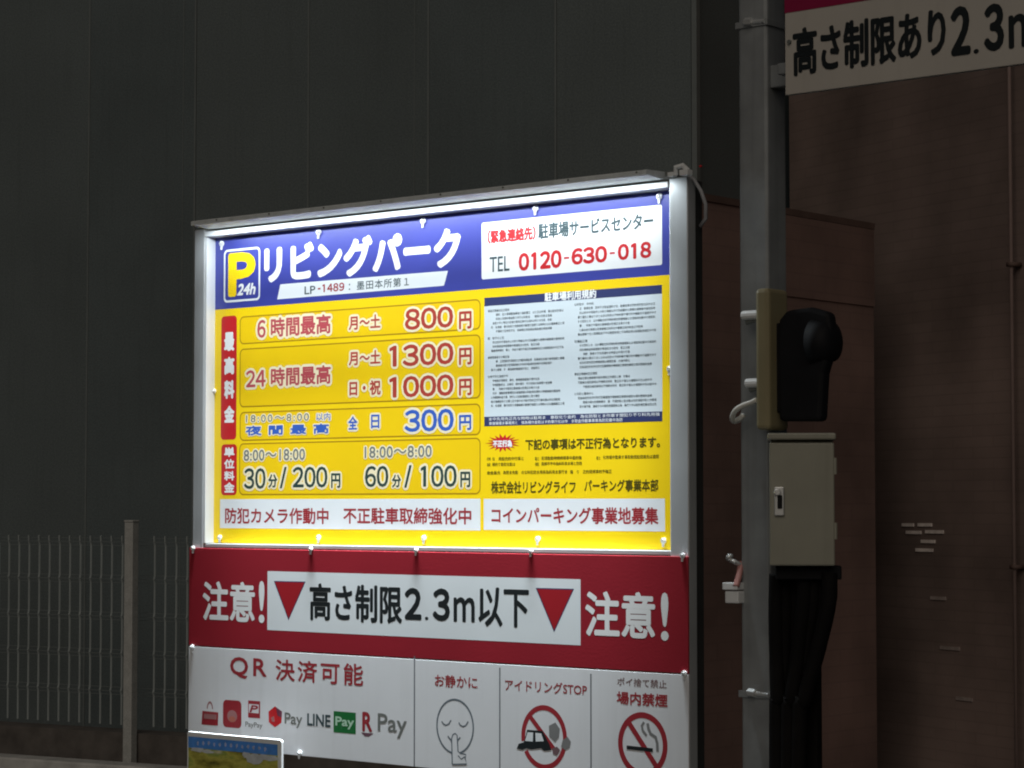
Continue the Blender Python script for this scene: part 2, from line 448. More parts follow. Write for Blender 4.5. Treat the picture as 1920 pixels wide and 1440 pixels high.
B = ray(1484, HORIZON); B = Vector((B.x / B.y * 12.5, 12.5, 0))
TF = Frame(B, math.atan2(-0.8812, 0.4727))
tb = thing(TF, 'tiled_building', (0, 0, 0), 'tall brown tiled building filling the right side behind the steel column', 'building')
b_ = MB(); b_.box(0, 6.0, 0, 6.0, 0, 9.0, TILE); b_.build('wall', (0, 0, 0), tb)
for (xa, xb, ya) in ((1692, 1714, 984), (1722, 1748, 984), (1700, 1728, 998), (1736, 1770, 997), (1728, 1754, 1015), (1718, 1750, 1031), (1746, 1774, 1121), (1764, 1800, 1214), (1794, 1824, 1309)):  # highlights on the tiles, painted as thin raised pale bars
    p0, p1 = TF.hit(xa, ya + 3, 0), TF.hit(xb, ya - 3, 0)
    b_ = MB(); b_.box(p0.x, p1.x, -0.006, 0.004, p0.z, p0.z + 0.016, GLINT if ya < 1040 else GLINT_DIM)
    b_.build('painted_glint', (0, 0, 0), tb)
px_ = TF.hit(1895, 400, -0.05).x
b_ = MB(); b_.tube([(px_, -0.05, 0), (px_, -0.05, 9)], 0.009, mat('brown_pipe', (0.34, 0.25, 0.23), 0.3, 0.0), 10)
for z in (1.2, 2.6, 4.0): b_.box(px_ - 0.018, px_ + 0.018, -0.065, 0.0, z, z + 0.02, ROOF)
dp = b_.build('drain_pipe', (px_, -0.05, 0), smooth=True); dp.location = TF.world((px_, -0.05, 0)); dp.rotation_euler = (0, 0, TF.rz)
tag(dp, 'thin brown drain pipe running up the tiled wall at the right edge', 'pipe')

# ---------------------------------------------------------------- the parking sign
x0, zr1 = P(358, 1027); xw = 1.30
zred0 = P(356, 1210)[1]                                   # bottom of the red panel
zyel0 = S(3, 180, 985)[1]                                 # bottom of the yellow board
zpost = P(1270, 332)[1]
zwht0 = P(650, 1425)[1]
xl1 = P(382, 700)[0]                                      # inner edge of left post
xr0, xr1 = P(1254.5, 500)[0], P(1290, 500)[0]
SB = (0.0, 0.0, 0.0)
sg = thing(SF, 'parking_sign', SB, 'lit coin parking price sign in an aluminium frame with yellow, red and white boards', 'sign')
DEP = 0.050
m = MB(); m.box(0.004, xl1, 0, DEP, 0, zpost, ALU); m.build('post', SB, sg, bevel=0.0025)
m = MB(); m.box(xr0, xr1, 0, DEP * 0.5, 0, zpost, ALU); m.build('post', SB, sg, bevel=0.0025)
m = MB(); m.box(xr0 + 0.002, xr1 - 0.003, DEP * 0.5, DEP, 0, zpost - 0.004, DARKCH); m.build('rear_channel', SB, sg, bevel=0.002)
zblue = S(1, 1000, 404)[1]
m = MB(); m.box(xl1, xr0, -0.002, DEP - 0.004, zblue + 0.001, zpost - 0.006, RAIL); m.build('top_rail', SB, sg, bevel=0.002)
m = MB(); m.box(xl1, xr0, 0.004, DEP - 0.004, zr1 + 0.001, zyel0 - 0.001, mat('dull_aluminium', (0.33, 0.34, 0.34), 0.5, 0.1, 0.1, 9)); m.build('bottom_rail', SB, sg, bevel=0.0015)
m = MB(); m.box(xl1, xl1 + 0.006, 0.001, RECESS + 0.004, zyel0, zblue, RAIL); m.build('edge_trim', SB, sg)
# lamp bar along the top
xh0, xh1 = P(361, 420, -0.05)[0], P(1214, 330, -0.05)[0]
zh0, zh1 = zpost - 0.003, zpost + 0.011
m = MB()
prof = [(-0.0545, zh0 + 0.004), (-0.055, zh1 - 0.002), (-0.051, zh1), (0.02, zh1 + 0.002), (0.02, zh0 + 0.004), (-0.004, zh0 + 0.001), (-0.052, zh0 + 0.005), (-0.052, zh0 + 0.004)]
n = len(prof)
m.add([(xh0, a, b) for a, b in prof] + [(xh1, a, b) for a, b in prof], [tuple(range(n)), tuple(range(2 * n - 1, n - 1, -1))] + [(i, i + n, (i + 1) % n + n, (i + 1) % n) for i in range(n)], HOOD)
lampbar = m.build('lamp_hood', SB, sg, bevel=0.0012)
for q in range(8):
    xx = xh0 + 0.08 + q * (xh1 - xh0 - 0.1) / 7.0
    b_ = MB(); b_.tube([(xx, -0.054, zh1 - 0.004), (xx, -0.057, zh1 - 0.004)], 0.0018, GREY, 8); b_.build('rivet', SB, lampbar)
# end fittings, wires and the supply cable
e_ = MB(); ex0 = xh1 + 0.03
e_.box(ex0 - 0.02, xr0 + 0.02, -0.012, 0.03, zpost + 0.001, zpost + 0.010, GREY)
e_.box(ex0 + 0.022, ex0 + 0.040, -0.026, -0.010, zpost - 0.002, zpost + 0.008, CAP)
e_.tube([(ex0 + 0.010, -0.02, zpost), (ex0 + 0.012, -0.022, zpost + 0.014), (ex0 + 0.024, -0.018, zpost + 0.017), (ex0 + 0.03, -0.01, zpost + 0.008)], 0.005, CAP, 8)
e_.box(ex0 - 0.004, ex0 + 0.008, -0.026, -0.012, zpost - 0.002, zpost + 0.006, CAP)
e_.box(ex0 + 0.055, ex0 + 0.060, -0.012, -0.008, zpost + 0.011, zpost + 0.015, RED)
e_.build('lamp_connector', SB, sg, bevel=0.001)
c_ = MB()
c_.tube([(xr1 - 0.01, 0.012, zpost + 0.004), (xr1 + 0.004, 0.014, zpost - 0.006), (xr1 + 0.016, 0.018, zpost - 0.026), (xr1 + 0.022, 0.024, zpost - 0.05), (xr1 + 0.018, 0.03, zpost - 0.075), (xr1 + 0.004, 0.032, zpost - 0.088)], 0.0035, mat('grey_cable', (0.4, 0.4, 0.42), 0.5), 8)
c_.build('supply_cable', SB, sg, smooth=True)

Y0 = RECESS                                                # face of the yellow board
def L(k): return Y0 - 0.00007 * k                           # printed layers
xb0, xb1 = S(1, 188, 930)[0], xr0 - 0.0005
m = MB(); m.box(xl1 + 0.006, xb1, Y0, Y0 + 0.004, zyel0, zblue, YEL)
pb = m.build('price_board', SB, sg)
tag(pb, 'yellow price board with a blue header strip')
zby = S(1, 190, 932)[1]
xbl = S(1, 196, 700)[0]
m = MB(); m.flat([(xbl, zby), (xb1, zby), (xb1, zblue), (xbl, zblue)], L(0.5), BLU); m.build('header_strip', SB, pb)

def put(text, z, xa, xb, xref, yt, yb, mt, par, layer=2.0, bold=0.0, halo=0.0, hm=None, track=1.0, shear=0.0, yface=None, name='lettering'):
    zt_, zb_ = S(z, xref, yt)[1], S(z, xref, yb)[1]
    xa_, xb_ = S(z, xa, yt)[0], S(z, xb, yt)[0]
    y = (Y0 if yface is None else yface) - 0.00007 * layer
    q = MB(); q.glyphs(glyph(text, track, shear), xa_, xb_, zb_, zt_, y, mt, bold, halo, hm)
    return q.build(name, SB, par)
FULL = {c: chr(ord(c) + 0xFEE0) for c in '0123456789:mP/'}
def num(text, z, xa, xb, xref, yt, yb, mt, par, bold=0.02, halo=0.0, hm=None, pitch=0.60, layer=2.0, yface=None):
    """numerals in the plain gothic face: full width figures set close, the 1 a bare stroke with a flag"""
    vs, fs = [], []
    for i, c in enumerate(text):
        if c == '1':
            gv, gf = [(0.46, 0.0), (0.56, 0.0), (0.56, 0.735), (0.48, 0.735), (0.34, 0.66), (0.34, 0.585), (0.46, 0.635)], [tuple(range(7))]
        else:
            gv, gf, _ = glyph(FULL.get(c, c))
        k = len(vs); vs += [(x + i * pitch, y) for x, y in gv]; fs += [tuple(a + k for a in f) for f in gf]
    xs = [v[0] for v in vs]; ys = [v[1] for v in vs]
    zt_, zb_ = S(z, xref, yt)[1], S(z, xref, yb)[1]
    y = (Y0 if yface is None else yface) - 0.00007 * layer
    q = MB(); q.glyphs((vs, fs, (min(xs), max(xs), min(ys), max(ys))), S(z, xa, yt)[0], S(z, xb, yt)[0], zb_, zt_, y, mt, bold, halo, hm)
    return q.build('lettering', SB, par)
def rect_z(z, xa, xb, xref, yt, yb):
    return S(z, xa, yt)[0], S(z, xb, yt)[0], S(z, xref, yb)[1], S(z, xref, yt)[1]

# logo
lx0, lx1, lz0, lz1 = rect_z(1, 265, 490, 300, 556, 884)
m = MB(); m.ring(rrect(lx0, lx1, lz0, lz1, 0.010), rrect(lx0 + 0.0045, lx1 - 0.0045, lz0 + 0.0045, lz1 - 0.0045, 0.007), L(1), WHT)
gx0, gx1, gz0, gz1 = rect_z(1, 292, 462, 330, 577, 848)
m.glyphs(glyph('P'), gx0, gx1, gz0, gz1, L(1.5), YEL, 0.045)
gx0, gx1, gz0, gz1 = rect_z(1, 345, 462, 400, 765, 838)
m.glyphs(glyph('24h', 1.0, 0.25), gx0, gx1, gz0, gz1, L(2.5), CAP, 0.045)
m.build('logo', SB, pb)
put('リビングパーク', 1, 515, 1735, 600, 522, 764, CAP, pb, 2, 0.050)
m = MB(); m.flat([S(1, 615, 772), S(1, 1655, 687), S(1, 1630, 780), S(1, 595, 865)], L(1), WHT); m.build('name_strip', SB, pb)
put('LP', 1, 765, 832, 800, 782, 832, TEAL, pb, 2, 0.02)
put('-', 1, 848, 864, 856, 794, 804, DRED, pb, 2)
num('1489', 1, 876, 1012, 930, 766, 818, DRED, pb, 0.04, pitch=0.66)
put('：墨田本所第１', 1, 1040, 1412, 1090, 752, 808, TEAL, pb, 2, 0.01, track=1.15)
# telephone panel
m = MB(); tx0, tx1, tz0, tz1 = rect_z(2, 209, 1328, 230, 388, 740)
m.flat(rrect(tx0, tx1, tz0, tz1, 0.004), L(1), CAP); m.build('telephone_panel', SB, pb)
put('（緊急連絡先）', 2, 245, 545, 400, 422, 508, RED, pb, 2, 0.045)
put('駐車場サービスセンター', 2, 560, 1275, 660, 384, 484, TEAL, pb, 2, 0.034)
put('TEL', 2, 258, 382, 320, 598, 692, TEAL, pb, 2, 0.012)
num('0120', 2, 438, 706, 470, 576, 688, RED, pb, 0.055, pitch=0.62)
num('630', 2, 766, 988, 800, 546, 650, RED, pb, 0.055, pitch=0.62)
num('018', 2, 1054, 1262, 1080, 520, 622, RED, pb, 0.055, pitch=0.62)
put('-', 2, 720, 752, 735, 602, 614, RED, pb, 2)
put('-', 2, 1004, 1036, 1020, 572, 584, RED, pb, 2)
# fare cells
def cell(za, zb2, xa, xb, ytl, ybl, fill=YELD):
    x0_, x1_ = S(za, xa, ytl)[0], S(za, xb, ytl)[0]
    z1_, z0_ = S(za, xa, ytl)[1], S(zb2, xa, ybl)[1]
    q = MB(); q.flat(rrect(x0_, x1_, z0_, z1_, 0.012), L(0.6), fill)
    q.ring(rrect(x0_, x1_, z0_, z1_, 0.012), rrect(x0_ + 0.0028, x1_ - 0.0028, z0_ + 0.0028, z1_ - 0.0028, 0.0095), L(1), OCH)
    q.build('fare_cell', SB, pb)
cell(1, 1, 363, 1858, 972, 1146)
cell(1, 3, 363, 1858, 1172, 146)
cell(3, 3, 363, 1858, 174, 354)
cell(3, 3, 360, 1858, 368, 690)
def tab(za, zb2, yt, yb, chars, bx):
    x0_, x1_ = S(za, 249, yt)[0], S(za, 345, yt)[0]
    z1_, z0_ = S(za, 297, yt)[1], S(zb2, 297, yb)[1]
    q = MB(); q.flat(rrect(x0_, x1_, z0_, z1_, 0.009), L(1), RED)
    for ch, (zz, ya, yb_) in zip(chars, bx):
        gx0, gx1, gz0, gz1 = rect_z(zz, 266, 330, 297, ya, yb_)
        q.glyphs(glyph(ch), gx0, gx1, gz0, gz1, L(1.8), CAP, 0.05)
    q.build('side_tab', SB, pb)
tab(1, 3, 968, 345, '最高料金', ((1, 1068, 1186), (1, 1222, 1332), (1, 1366, 1482), (3, 134, 240)))
tab(3, 3, 374, 690, '単位料金', ((3, 392, 452), (3, 466, 526), (3, 540, 600), (3, 610, 674)))
HALO = 0.115
num('6', 1, 472, 524, 500, 992, 1104, PINK, pb, 0.03, 0.14, CREAM)
put('時間最高', 1, 556, 928, 600, 978, 1098, PINK, pb, 2, 0.03, 0.14, CREAM)
put('月～土', 1, 1040, 1236, 1060, 968, 1056, BRICKRED, pb, 2, 0.032, 0.16, CREAM)
num('800', 1, 1388, 1688, 1440, 922, 1054, BRICKRED, pb, 0.036, HALO, CREAM)
put('円', 1, 1724, 1802, 1745, 940, 1050, BRICKRED, pb, 2, 0.036, 0.14, CREAM)
num('24', 1, 402, 524, 450, 1304, 1410, PINK, pb, 0.03, 0.14, CREAM)
put('時間最高', 1, 556, 928, 600, 1288, 1404, PINK, pb, 2, 0.03, 0.14, CREAM)
put('月～土', 1, 1040, 1236, 1060, 1188, 1276, BRICKRED, pb, 2, 0.032, 0.16, CREAM)
num('1300', 1, 1292, 1690, 1340, 1150, 1284, BRICKRED, pb, 0.036, HALO, CREAM)
put('円', 1, 1724, 1802, 1745, 1166, 1272, BRICKRED, pb, 2, 0.036, 0.14, CREAM)
put('日・祝', 3, 1044, 1238, 1060, -18, 74, BRICKRED, pb, 2, 0.032, 0.16, CREAM)
num('1000', 3, 1292, 1690, 1340, -46, 86, BRICKRED, pb, 0.036, HALO, CREAM)
put('円', 3, 1724, 1802, 1745, -32, 72, BRICKRED, pb, 2, 0.036, 0.14, CREAM)
put('18:00～8:00', 3, 402, 792, 500, 191, 236, GREY, pb, 2, 0.01, 0.16, CREAM, 1.25)
put('以内', 3, 838, 926, 880, 180, 226, BLUEP, pb, 2, 0.01, 0.16, CREAM)
put('夜間最高', 3, 400, 916, 440, 258, 320, BLUEP, pb, 2.6, 0.05, 0.12, CREAM, 1.75)
put('全', 3, 1036, 1094, 1065, 200, 284, BLUEP, pb, 2, 0.035, 0.14, CREAM)
put('日', 3, 1178, 1230, 1200, 190, 276, BLUEP, pb, 2, 0.03, 0.14, CREAM)
num('300', 3, 1386, 1692, 1430, 160, 298, BLUEP, pb, 0.0365, HALO, CREAM)
put('円', 3, 1724, 1800, 1745, 192, 288, BLUEP, pb, 2, 0.036, 0.14, CREAM)
put('8:00～18:00', 3, 388, 768, 420, 408, 478, GREY, pb, 2, 0.022, 0.12, CREAM, 1.05)
num('30', 3, 390, 524, 450, 522, 652, GRN_D, pb, 0.025, HALO, CREAM)
put('分', 3, 540, 596, 570, 560, 644, GRN_D, pb, 2, 0.036, 0.14, CREAM)
put('/', 3, 612, 654, 630, 515, 648, GRN_D, pb, 2, 0.02, HALO, CREAM)
num('200', 3, 692, 908, 720, 514, 644, GRN_D, pb, 0.025, HALO, CREAM)
put('円', 3, 930, 988, 960, 554, 646, GRN_D, pb, 2, 0.036, 0.14, CREAM)
put('18:00～8:00', 3, 1138, 1555, 1180, 388, 460, GREY, pb, 2, 0.022, 0.12, CREAM, 1.05)
num('60', 3, 1140, 1286, 1200, 508, 640, GRN_D, pb, 0.025, HALO, CREAM)
put('分', 3, 1308, 1364, 1335, 562, 642, GRN_D, pb, 2, 0.036, 0.14, CREAM)
put('/', 3, 1384, 1430, 1405, 504, 644, GRN_D, pb, 2, 0.02, HALO, CREAM)
num('100', 3, 1486, 1710, 1520, 506, 640, GRN_D, pb, 0.025, HALO, CREAM)
put('円', 3, 1732, 1794, 1760, 544, 642, GRN_D, pb, 2, 0.036, 0.14, CREAM)
def strip(z, xa, xb, yt, yb, name):
    a, b, c, d = rect_z(z, xa, xb, xa, yt, yb)
    q = MB(); q.flat([(a, c), (b, c), (b, d), (a, d)], L(0.8), WHT)
    return q.build(name, SB, pb)
strip(3, 241, 1856, 715, 894, 'notice_strip'); strip(4, 222, 1346, 713, 905, 'notice_strip')
put('防犯カメラ作動中', 3, 272, 914, 320, 768, 866, DRED, pb, 2, 0.022)
put('不正駐車取締強化中', 3, 1006, 1800, 1060, 766, 868, DRED, pb, 2, 0.022)
put('コインパーキング事業地募集', 4, 270, 1306, 330, 764, 866, DRED, pb, 2, 0.022)

# terms sheet: page, two navy bands, close lines of tiny print
POOL = '駐車場利用規約料金時間最高不正行為事項防犯作動中取締強化連絡先の事はとなります'
LINES = {}
def tiny(q, xa, xb, za, zb_, y, mt, rnd):
    """a line too small to read: close-set characters at the pitch of the print"""
    h = zb_ - za; n = max(2, int((xb - xa) / (h * 1.02))); n = min(n, 40); v = rnd.randint(0, 7)
    if (n, v) not in LINES:
        LINES[(n, v)] = ''.join('　' if 0 < i < n - 1 and rnd.random() < 0.05 else rnd.choice(POOL) for i in range(n))
    q.glyphs(glyph(LINES[(n, v)]), xa, xb, za, zb_, y, mt, 0.012)
rnd = random.Random(3)
q = MB()
sx0, sx1 = S(2, 226, 900)[0], S(2, 1328, 800)[0]
sz1, sz0 = S(2, 226, 856)[1], S(4, 232, 262)[1]
q.flat([(sx0, sz0), (sx1, sz0), (sx1, sz1), (sx0, sz1)], L(0.8), PAGE)
zh = S(2, 226, 908)[1]; zl = S(4, 232, 204)[1]
q.flat([(sx0, zh), (sx1, zh), (sx1, sz1), (sx0, sz1)], L(1.3), NAVY)
q.flat([(sx0, sz0), (sx1, sz0), (sx1, zl), (sx0, zl)], L(1.3), NAVY)
gx0, gx1, gz0, gz1 = rect_z(2, 600, 920, 760, 812, 868)
q.glyphs(glyph('駐車場利用規約'), gx0, gx1, gz0, gz1, L(2), CAP, 0.03)
hh = (zl - sz0)
tiny(q, sx0 + 0.012, sx1 - 0.006, sz0 + hh * 0.56, sz0 + hh * 0.92, L(2), WHT, rnd)
tiny(q, sx0 + 0.012, sx1 - 0.09, sz0 + hh * 0.10, sz0 + hh * 0.46, L(2), WHT, rnd)
lh = 0.0068
for (xa, xb, zs) in ((S(2, 248, 930)[0], S(2, 722, 930)[0], S(2, 250, 930)[1]), (S(2, 785, 930)[0], S(2, 1292, 930)[0], S(2, 785, 890)[1])):
    z = zs; sect = 0
    while z > zl + 0.014:
        if sect == 0:
            tiny(q, xa, xa + rnd.uniform(0.03, 0.06), z - lh * 0.75, z, L(1.5), INK, rnd); sect = rnd.randint(3, 7)
        else:
            ind = rnd.choice((0.008, 0.012, 0.02))
            tiny(q, xa + ind, xb - rnd.choice((0, 0.002, 0.01, 0.03, 0.06)), z - lh * 0.75, z, L(1.5), INK, rnd); sect -= 1
            if sect == 0: z -= lh * 0.7
        z -= lh * 1.18
q.build('terms_sheet', SB, pb)
# starburst and the warning lines below it
q = MB(); bx_, bz_ = S(4, 340, 366)
ex, ez = abs(S(4, 440, 366)[0] - bx_), abs(S(4, 340, 420)[1] - bz_)
sp = []
for k in range(36):
    a = R(k * 10); f = 1.0 + (0.12 if k % 4 else 0) if k % 2 == 0 else 0.60
    sp.append((bx_ + ex * f * math.cos(a), bz_ + ez * f * math.sin(a)))
for k in range(36):
    q.flat([(bx_, bz_), sp[k], sp[(k + 1) % 36]], L(1), RED)
gx0, gx1, gz0, gz1 = rect_z(4, 278, 398, 338, 348, 392)
q.glyphs(glyph('不正行為'), gx0, gx1, gz0, gz1, L(2), CAP, 0.05)
q.build('starburst', SB, pb)
put('下記の事項は不正行為となります。', 4, 480, 1316, 520, 342, 410, OLIVE, pb, 2, 0.03)
q = MB()
for (xa, xb, xr_, ya, yb) in ((242, 264, 250, 455, 476), (275, 470, 300, 453, 476), (540, 565, 550, 452, 474), (580, 830, 600, 449, 472), (922, 946, 930, 448, 470), (962, 1308, 1000, 443, 466),
                             (242, 264, 250, 490, 512), (275, 418, 300, 488, 510), (540, 565, 550, 487, 508), (580, 832, 600, 484, 506), (242, 325, 260, 540, 562), (342, 740, 400, 537, 560), (758, 1016, 800, 533, 556)):
    a, b, c, d = rect_z(4, xa, xb, xr_, ya, yb); tiny(q, a, b, c, d, L(1.5), OLIVE, rnd)
q.build('small_print', SB, pb)
put('株式会社リビングライフ', 4, 268, 792, 300, 604, 680, OLIVE, pb, 2, 0.02)
put('パーキング事業本部', 4, 846, 1306, 900, 594, 668, OLIVE, pb, 2, 0.02)
# screws round the yellow board
def screw(x, z, y, par, s=1.0, name='screw'):
    q = MB()
    q.tube([(x, y, z), (x, y - 0.0035 * s, z)], 0.0062 * s, CAP, 10)
    q.tube([(x, y - 0.0035 * s, z), (x, y - 0.0075 * s, z)], [0.0040 * s, 0.0028 * s], BOLT, 8)
    q.slab([(x - 0.0030 * s, z - 0.013 * s), (x + 0.0005, z - 0.013 * s), (x + 0.0030 * s, z - 0.002 * s), (x - 0.0030 * s, z - 0.002 * s)], y - 0.003 * s, y - 0.0005 * s, CAP)
    q.build(name, SB, par)
for (z, a, b) in ((1, 255, 520), (1, 857, 448), (1, 1505, 380), (2, 548, 300), (2, 1316, 226)):
    xx, zz = S(z, a, b); screw(xx, zz, L(0.6), pb)
for (z, a, b) in ((3, 242, 952), (3, 855, 952), (3, 1508, 955), (4, 560, 962), (4, 1340, 972), (3, 205, 45), (2, 1378, 1296)):
    xx, zz = S(z, a, b); screw(xx, zz, L(0.1), pb, 0.9)

# red warning panel
xp0, xp1 = P(357, 1100)[0], P(1293, 1100)[0]
YP = -0.004
m = MB(); m.box(xp0, xp1, YP, -0.0005, zred0, zr1, REDP)
rp = m.build('warning_panel', SB, sg, bevel=0.001)
tag(rp, 'red height limit warning panel')
kw = dict(yface=YP)
wx0, wx1 = S(5, 543, 380)[0], S(6, 1096, 450)[0]
wz1, wz0 = S(5, 545, 201)[1], S(5, 542, 566)[1]
m = MB(); m.flat([(wx0, wz0), (wx1, wz0), (wx1, wz1), (wx0, wz1)], YP - 0.000057, WBOX); m.build('white_label', SB, rp)
for z, pts in ((5, ((583, 262), (780, 266), (674, 506))), (6, ((818, 305), (1056, 311), (932, 580)))):
    tri = [S(z, *p) for p in pts]; c = (sum(p[0] for p in tri) / 3, sum(p[1] for p in tri) / 3)
    inn = [(c[0] + (p[0] - c[0]) * 0.93, c[1] + (p[1] - c[1]) * 0.93) for p in tri]
    q = MB(); q.flat(tri, YP - 0.000100, NAVY); q.flat(inn, YP - 0.000129, mat('triangle_red', (0.36, 0.012, 0.02), 0.42, 0, 0.06)); q.build('red_triangle', SB, rp)
put('高さ制限', 5, 805, 1380, 870, 276, 508, BLK, rp, 1.6, 0.026, **kw)
num('2', 6, 4, 110, 50, 304, 504, BLK, rp, 0.045, layer=1.6, **kw)
put('.', 6, 130, 152, 140, 484, 505, BLK, rp, 1.6, **kw)
num('3', 6, 178, 286, 230, 308, 512, BLK, rp, 0.045, layer=1.6, **kw)
num('m', 6, 308, 440, 340, 362, 516, BLK, rp, 0.04, layer=1.6, **kw)
put('以下', 6, 462, 776, 500, 300, 545, BLK, rp, 1.6, 0.024, **kw)
put('注意', 5, 142, 466, 200, 262, 508, CAP, rp, 1.2, 0.026, **kw)
put('!', 5, 490, 526, 505, 262, 524, CAP, rp, 1.2, 0.02, **kw)
put('注意', 6, 1124, 1558, 1230, 324, 608, CAP, rp, 1.2, 0.026, **kw)
put('!', 6, 1594, 1642, 1618, 334, 634, CAP, rp, 1.2, 0.02, **kw)
for (z, a, b) in ((5, 85, 58), (5, 815, 64), (5, 1468, 70), (6, 790, 76), (6, 1732, 104)):
    xx, zz = S(z, a, b); screw(xx, zz, YP, rp, 0.85)

# white notice panel
m = MB(); m.box(xp0, xp1, YP, -0.0005, zwht0, zred0 - 0.0015, WPAN)
wp = m.build('notice_panel', SB, sg, bevel=0.001)
tag(wp, 'grey white payment and manners notice panel')
for (z, a, b) in ((5, 78, 672), (6, 1742, 836), (5, 745, 1330)):
    xx, zz = S(z, a, b); screw(xx, zz, YP, wp, 0.9)
for (z, xa, yt) in ((5, 1456, 728), (6, 595, 800), (6, 1160, 838)):
    m = MB(); xx, zz = S(z, xa, yt); m.flat([(xx - 0.0016, zwht0), (xx + 0.0016, zwht0), (xx + 0.0016, zz), (xx - 0.0016, zz)], YP - 0.000043, LINE); m.build('divider', SB, wp)
put('QR', 5, 312, 538, 340, 732, 866, DRED, wp, 1, 0.024, track=1.25, **kw)
put('決済可能', 5, 594, 1138, 640, 748, 882, DRED, wp, 1, 0.02, track=1.22, **kw)
YN = YP - 0.000057
# payment marks
q = MB()
def PZ(pts, z=5): return [S(z, *p) for p in pts]
q.flat(PZ(((140, 1068), (238, 1078), (236, 1160), (134, 1152))), YN, DRED)
q.flat(PZ(((150, 1085), (228, 1092), (226, 1122), (148, 1116))), YN - 0.000043, mat('dull_rose', (0.36, 0.17, 0.17), 0.45))
cx_, cz_ = S(5, 186, 1056); q.ring(ell(cx_, cz_, 0.0095, 0.016, 20, 0, 180), ell(cx_, cz_, 0.0065, 0.011, 20, 0, 180), YN, mat('dull_rose', (0.36, 0.17, 0.17)), closed=False)
q.build('payment_mark', SB, wp)
q = MB(); a, b, c, d = rect_z(5, 268, 382, 320, 1002, 1172); q.flat(rrect(a, b, c, d, 0.010), YN, DRED)
cx_, cz_ = (a + b) / 2, c + (d - c) * 0.42
q.flat(ell(cx_, cz_, (b - a) * 0.27, (d - c) * 0.22, 24), YN - 0.000043, mat('dull_rose', (0.36, 0.17, 0.17)))
q.flat(ell(cx_, cz_ - 0.006, (b - a) * 0.18, (d - c) * 0.10, 24), YN - 0.000072, mat('dull_coral', (0.45, 0.14, 0.10)))
q.build('payment_mark', SB, wp)
q = MB(); a, b, c, d = rect_z(5, 424, 498, 460, 1006, 1112); q.flat([(a, c), (b, c), (b, d), (a, d)], YN, DRED)
q.flat([(a + 0.002, c + 0.010), (b - 0.004, c + 0.010), (b - 0.004, d - 0.007), (a + 0.002, d - 0.007)], YN - 0.000028, WPAN)
q.glyphs(glyph('P', 1, 0.2), a + 0.004, b - 0.006, c + 0.011, d - 0.009, YN - 0.000057, DRED, 0.05)
a, b, c, d = rect_z(5, 406, 512, 460, 1138, 1180); q.glyphs(glyph('PayPay'), a, b, c, d, YN, GREY, 0.01)
q.build('payment_mark', SB, wp)
q = MB(); q.flat(PZ(((590, 1040), (634, 1072), (630, 1142), (590, 1170), (552, 1138), (550, 1072))), YN, RED)
q.flat(PZ(((596, 1044), (634, 1072), (630, 1110), (604, 1098))), YN - 0.000036, mat('plum_print', (0.14, 0.03, 0.06), 0.5))
q.flat(PZ(((566, 1110), (584, 1100), (588, 1138), (570, 1134))), YN - 0.000036, mat('dull_rose', (0.36, 0.17, 0.17)))
q.build('payment_mark', SB, wp)
put('Pay', 5, 650, 760, 690, 1080, 1172, GREY, wp, 1, 0.02, **kw)
put('LINE', 5, 790, 935, 860, 1088, 1164, TEAL, wp, 1, 0.035, **kw)
q = MB(); a, b, c, d = rect_z(5, 954, 1092, 1020, 1074, 1206); q.flat([(a, c), (b, c), (b, d), (a, d)], YN, GREEN)
q.glyphs(glyph('Pay'), a + 0.005, b - 0.005, c + 0.008, d - 0.010, YN - 0.000043, mat('mint_print', (0.45, 0.66, 0.50)), 0.03); q.build('payment_mark', SB, wp)
q = MB(); a, b, c, d = rect_z(5, 1132, 1194, 1150, 1074, 1196); q.glyphs(glyph('R'), a, b, c, d, YN, DRED, 0.04)
a, b, c, d = rect_z(5, 1124, 1202, 1150, 1204, 1226); q.flat([(a, d), (b, d), ((a + b) / 2 + 0.004, c), ((a + b) / 2 - 0.006, c)], YN, mat('plum_grey', (0.15, 0.07, 0.10))); q.build('payment_mark', SB, wp)
put('Pay', 5, 1228, 1408, 1280, 1086, 1232, GREY, wp, 1, 0.014, **kw)
put('お静かに', 6, 192, 456, 230, 842, 918, DRED, wp, 1, 0.014, **kw)
put('アイドリングSTOP', 6, 628, 1136, 660, 872, 942, DRED, wp, 1, 0.012, **kw)
put('ポイ捨て禁止', 6, 1324, 1630, 1400, 864, 914, mat('dull_plum', (0.15, 0.07, 0.075)), wp, 1, 0.008, **kw)
put('場内禁煙', 6, 1320, 1636, 1360, 948, 1028, DRED, wp, 1, 0.03, **kw)
# hush face: outline, closed eyes, mouth and raised finger
q = MB(); fx, fz = S(6, 317, 1165); frx, frz = abs(S(6, 435, 1165)[0] - fx), abs(S(6, 317, 992)[1] - fz)
q.ring(ell(fx, fz, frx, frz, 48), ell(fx, fz, frx - 0.0036, frz - 0.0036, 48), YN, FGREY)
for cx6, cy6 in ((262, 1128), (368, 1136)):
    ecx, ecz = S(6, cx6, cy6); q.stroke([(ecx - 0.0115, ecz - 0.002), (ecx - 0.007, ecz - 0.007), (ecx, ecz - 0.009), (ecx + 0.007, ecz - 0.006), (ecx + 0.0125, ecz + 0.0015)], 0.0028, YN, FGREY)
q.stroke(PZ(((272, 1225), (290, 1246), (296, 1262)), 6), 0.003, YN, FGREY)
q.stroke(PZ(((350, 1232), (336, 1248), (332, 1262)), 6), 0.003, YN, FGREY)
hand = PZ(((300, 1398), (298, 1300), (296, 1240), (304, 1216), (318, 1208), (330, 1220), (336, 1320), (352, 1332), (384, 1338), (380, 1365), (390, 1398), (300, 1400)), 6)
